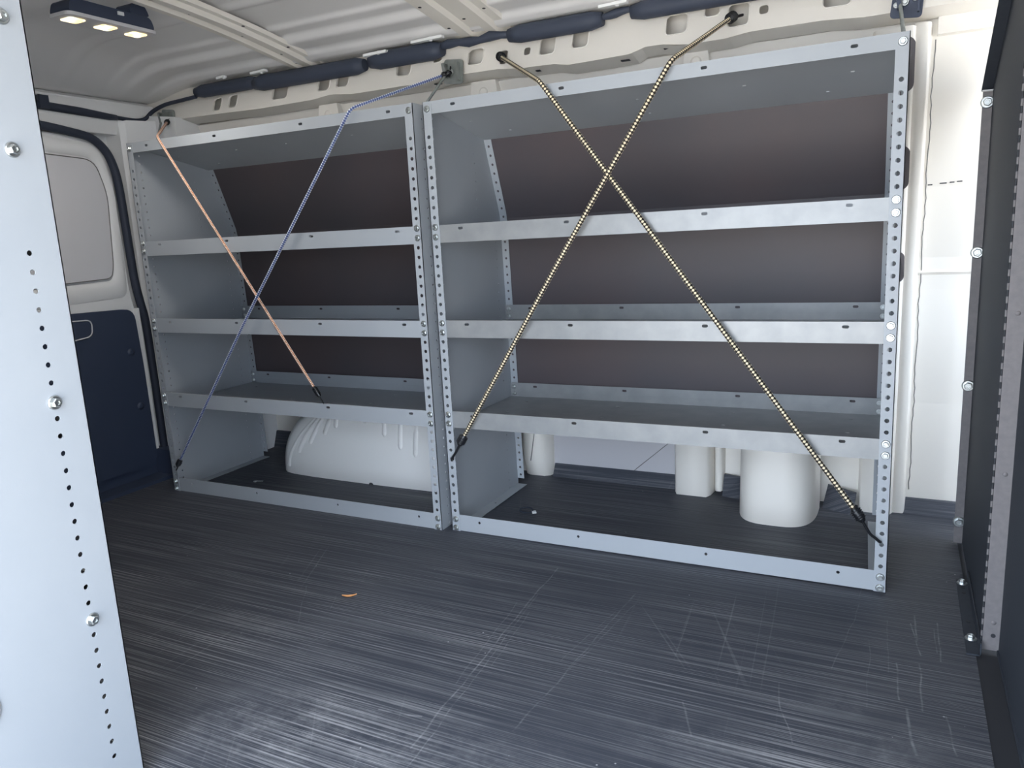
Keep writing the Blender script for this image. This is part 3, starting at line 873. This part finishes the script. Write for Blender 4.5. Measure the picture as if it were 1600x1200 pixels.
bungee('thin blue and white bungee cord from the middle bracket to the rear lower corner', M['blue_cord'],
       [(1.010,.232,1.222),(.8632,-.006,1.1235),(.420,-.016,.573),(.044,-.006,.104)], .0040,
       [(1.018,.246,1.230),(1.016,.252,1.245)], [(.034,-.006,.086),(.022,-.004,.074),(.010,.006,.070)], .002)
bungee('thin orange and white bungee cord from the rear corner to the lowest shelf edge', M['orange_cord'],
       [(-.052,.205,1.205),(.142,-.005,1.1235),(.655,-.005,.374)], .0040,
       [(-.068,.222,1.214),(-.075,.236,1.222)], [(.668,-.004,.353),(.672,.0,.340),(.672,.006,.328)], .0012)

# ------------------------------------------------------------------ bulkhead at the right
bh = thing('bulkhead', 'black steel bulkhead with hinged door closing off the cab at right', 'bulkhead', (2.302,.10,0))
bx, by = 2.302, .10
EDGE = [(.362,.012),(.362,1.043),(.10,1.168),(-.10,1.255),(-.25,1.33)]
m = MB()
poly = [(-.162-by,.004),(.362-by,.004),(.362-by,1.043),(.10-by,1.168),(-.10-by,1.255),(-.162-by,1.29)]
m.prism(poly, 'x', 0, .003); m.build('fixed_panel', M['bulk'], bh)
# edge flange turned towards the load area
m = MB()
m.box((2.2835-bx,.350-by,.004),(.003,.3525-by,1.040)); m.box((0,.3525-by,.004),(.003,.362-by,1.040))
m.build('edge_flange', M['bulkedge'], bh)
m = MB()
for (y0, z0), (y1, z1) in zip(EDGE[1:], EDGE[2:]):
    m.add([(2.281-bx,y0-by,z0),(.003,y0-by,z0),(.003,y1-by,z1),(2.281-bx,y1-by,z1),(2.281-bx,y0-by,z0+.003),(.003,y0-by,z0+.003),(.003,y1-by,z1+.003),(2.281-bx,y1-by,z1+.003)],
          [(0,1,2,3),(7,6,5,4),(0,4,5,1),(1,5,6,2),(2,6,7,3),(3,7,4,0)])
m.build('upper_flange', M['bulk'], bh)
m = MB(); m.box((2.282-bx,.345-by,1.041),(.003,.362-by,1.0435)); m.build('flange_cap', M['blank'], bh)
for z in (1.018,.697,.392,.058):
    bolt(bh, (2.2925-bx, .3495-by, z), (0,0,0), 1.55)
# hinge strip: faces the side door
m = MB(); m.box((.0005,-.166-by,.006),(.030,-.163-by,1.32)); hs_ = m.build('hinge_leaf', M['bulkedge'], bh)
m = MB(); z = .01; i = 0
while z < 1.31:
    m.lathe([(.0019,0),(.0019,.0105)] , (-.0008,-.1655-by,z), (0,0,1), 10, i % 2); z += .0112; i += 1
m.build('hinge_knuckle', [M['bulkedge'], M['dark']], hs_)
for z in (.06,.34,.62,.90,1.18):
    m = MB(); m.lathe([(.0042,0),(.0036,.0014),(.001,.002)], (.016,-.166-by,z), (0,-1,0), 12)
    m.build('rivet', M['bulkedge'], hs_)
m = MB(); m.lathe([(.004,0),(.004,.0006)], (.017,-.166-by,.035), (0,-1,0), 12)
m.build('screw_hole', M['dark'], hs_)
m = MB(); m.box((.027,-1.30-by,.006),(.030,-.166-by,1.32)); m.box((.024,-1.30-by,.004),(.030,-.17-by,.010))
m.build('door', M['bulk'], bh)
# foot bracket bolted to the floor
m = MB()
m.box((2.278-bx,-.185-by,.0),(2.301-bx,.135-by,.003)); m.box((2.2985-bx,-.185-by,.0),(2.301-bx,.135-by,.025))
for y in (.095,.07,-.06): m.lathe([(.004,0),(.004,.0006)], (2.289-bx, y-by, .003), (0,0,1), 12, 1)
fb = m.build('foot_bracket', [M['bulk'], M['dark']], bh)
for y in (.118,-.128):
    o = bolt(fb, (2.2885-bx, y-by, .003), (-PI/2,0,0), 1.2)

# ------------------------------------------------------------------ loose bits on the floor
m = MB()
pts = []
for i in range(9):
    t = i/8; x = (t-.5)*.034; wd = .0042*math.sin(PI*min(1, t*1.0+.02))+.0003; zc = .0012+.003*(2*t-1)**2
    for j in range(5):
        s_ = (j-2)/2
        pts.append((x, s_*wd+.004*(2*t-1)**2*.6, zc+.0024*s_*s_))
m.add(pts, [(i*5+j, i*5+j+1, (i+1)*5+j+1, (i+1)*5+j) for i in range(8) for j in range(4)], 0, True)
m.add([(p[0], p[1], p[2]-.0006) for p in pts], [(i*5+j, (i+1)*5+j, (i+1)*5+j+1, i*5+j+1) for i in range(8) for j in range(4)], 0, True)
o = m.build('leaf', M['leaf']); o.location = (1.0547,-.4146,0); o.rotation_euler = (0,0,.55)
tag(o, 'small curled orange-brown dry leaf lying on the dark floor', 'leaf')
ct = thing('cable_tie', 'black loop of cable tie with a white tag under the right shelving', 'cable tie', (1.205,.205,0))
m = MB(); m.tube([Vector((.020*math.cos(a), .013*math.sin(a), .003+.006*max(0, math.sin(a)))) for a in [2*PI*k/24 for k in range(25)]], .0022, 8)
m.build('loop', M['rubber'], ct)
m = MB(); m.obox((.026,-.002,.003), (.005,.003,0), (-.004,.006,0), (0,0,.002)); o = m.build('tag', M['plug'], ct); o['label'] = 'white tag'
m = MB(); m.lathe([(.008,0),(.008,.002),(.004,.003)], (0,0,0), (0,0,1), 12); m.obox((.016,.004,.0015), (.010,.003,0), (-.002,.004,0), (0,0,.0012))
o = m.build('metal_clip', M['zinc']); o.location = (.20,.162,0); tag(o, 'shiny metal clip lying on the floor inside the rear shelving unit', 'clip')

# ------------------------------------------------------------------ daylight
wd = bpy.data.worlds.new('World'); scene.world = wd; wd.use_nodes = True
bg = wd.node_tree.nodes['Background']
bg.inputs[0].default_value = (.74,.85,1.0,1); bg.inputs[1].default_value = 1.0
sun = bpy.data.lights.new('sun', 'SUN'); sun.energy = 4.5; sun.angle = math.radians(.6); sun.color = (1,.95,.87)
so = bpy.data.objects.new('sun', sun); COL.objects.link(so)
so.rotation_euler = Vector((.55,-.16,-.80)).to_track_quat('-Z', 'Y').to_euler()

la = bpy.data.lights.new('cargo_lamp_glow', 'AREA'); la.shape = 'RECTANGLE'; la.size = .04; la.size_y = .20; la.energy = .34; la.color = (1,.96,.90)
lo = bpy.data.objects.new('cargo_lamp_glow', la); COL.objects.link(lo); lo.location = (.365,-.30,1.330)

# ------------------------------------------------------------------ camera
cd = bpy.data.cameras.new('camera'); cam = bpy.data.objects.new('camera', cd); COL.objects.link(cam)
cd.sensor_fit = 'HORIZONTAL'; cd.sensor_width = 36; cd.lens = 36*1199.9/1600; cd.clip_start = .01; cd.clip_end = 100
rx = Vector((.89432955,.44470394,-.04912293)); ryv = Vector((.04358046,-.19585889,-.97966323)); rz = Vector((-.44528126,.87400097,-.19454279))
mw = Matrix((( rx.x,-ryv.x,-rz.x,2.1393),( rx.y,-ryv.y,-rz.y,-1.6787),( rx.z,-ryv.z,-rz.z,.7946),(0,0,0,1)))
cam.matrix_world = mw
scene.camera = cam

vs = scene.view_settings
vs.view_transform = 'Standard'; vs.look = 'None'; vs.gamma = 1; vs.use_curve_mapping = False
vs.exposure = 3.1
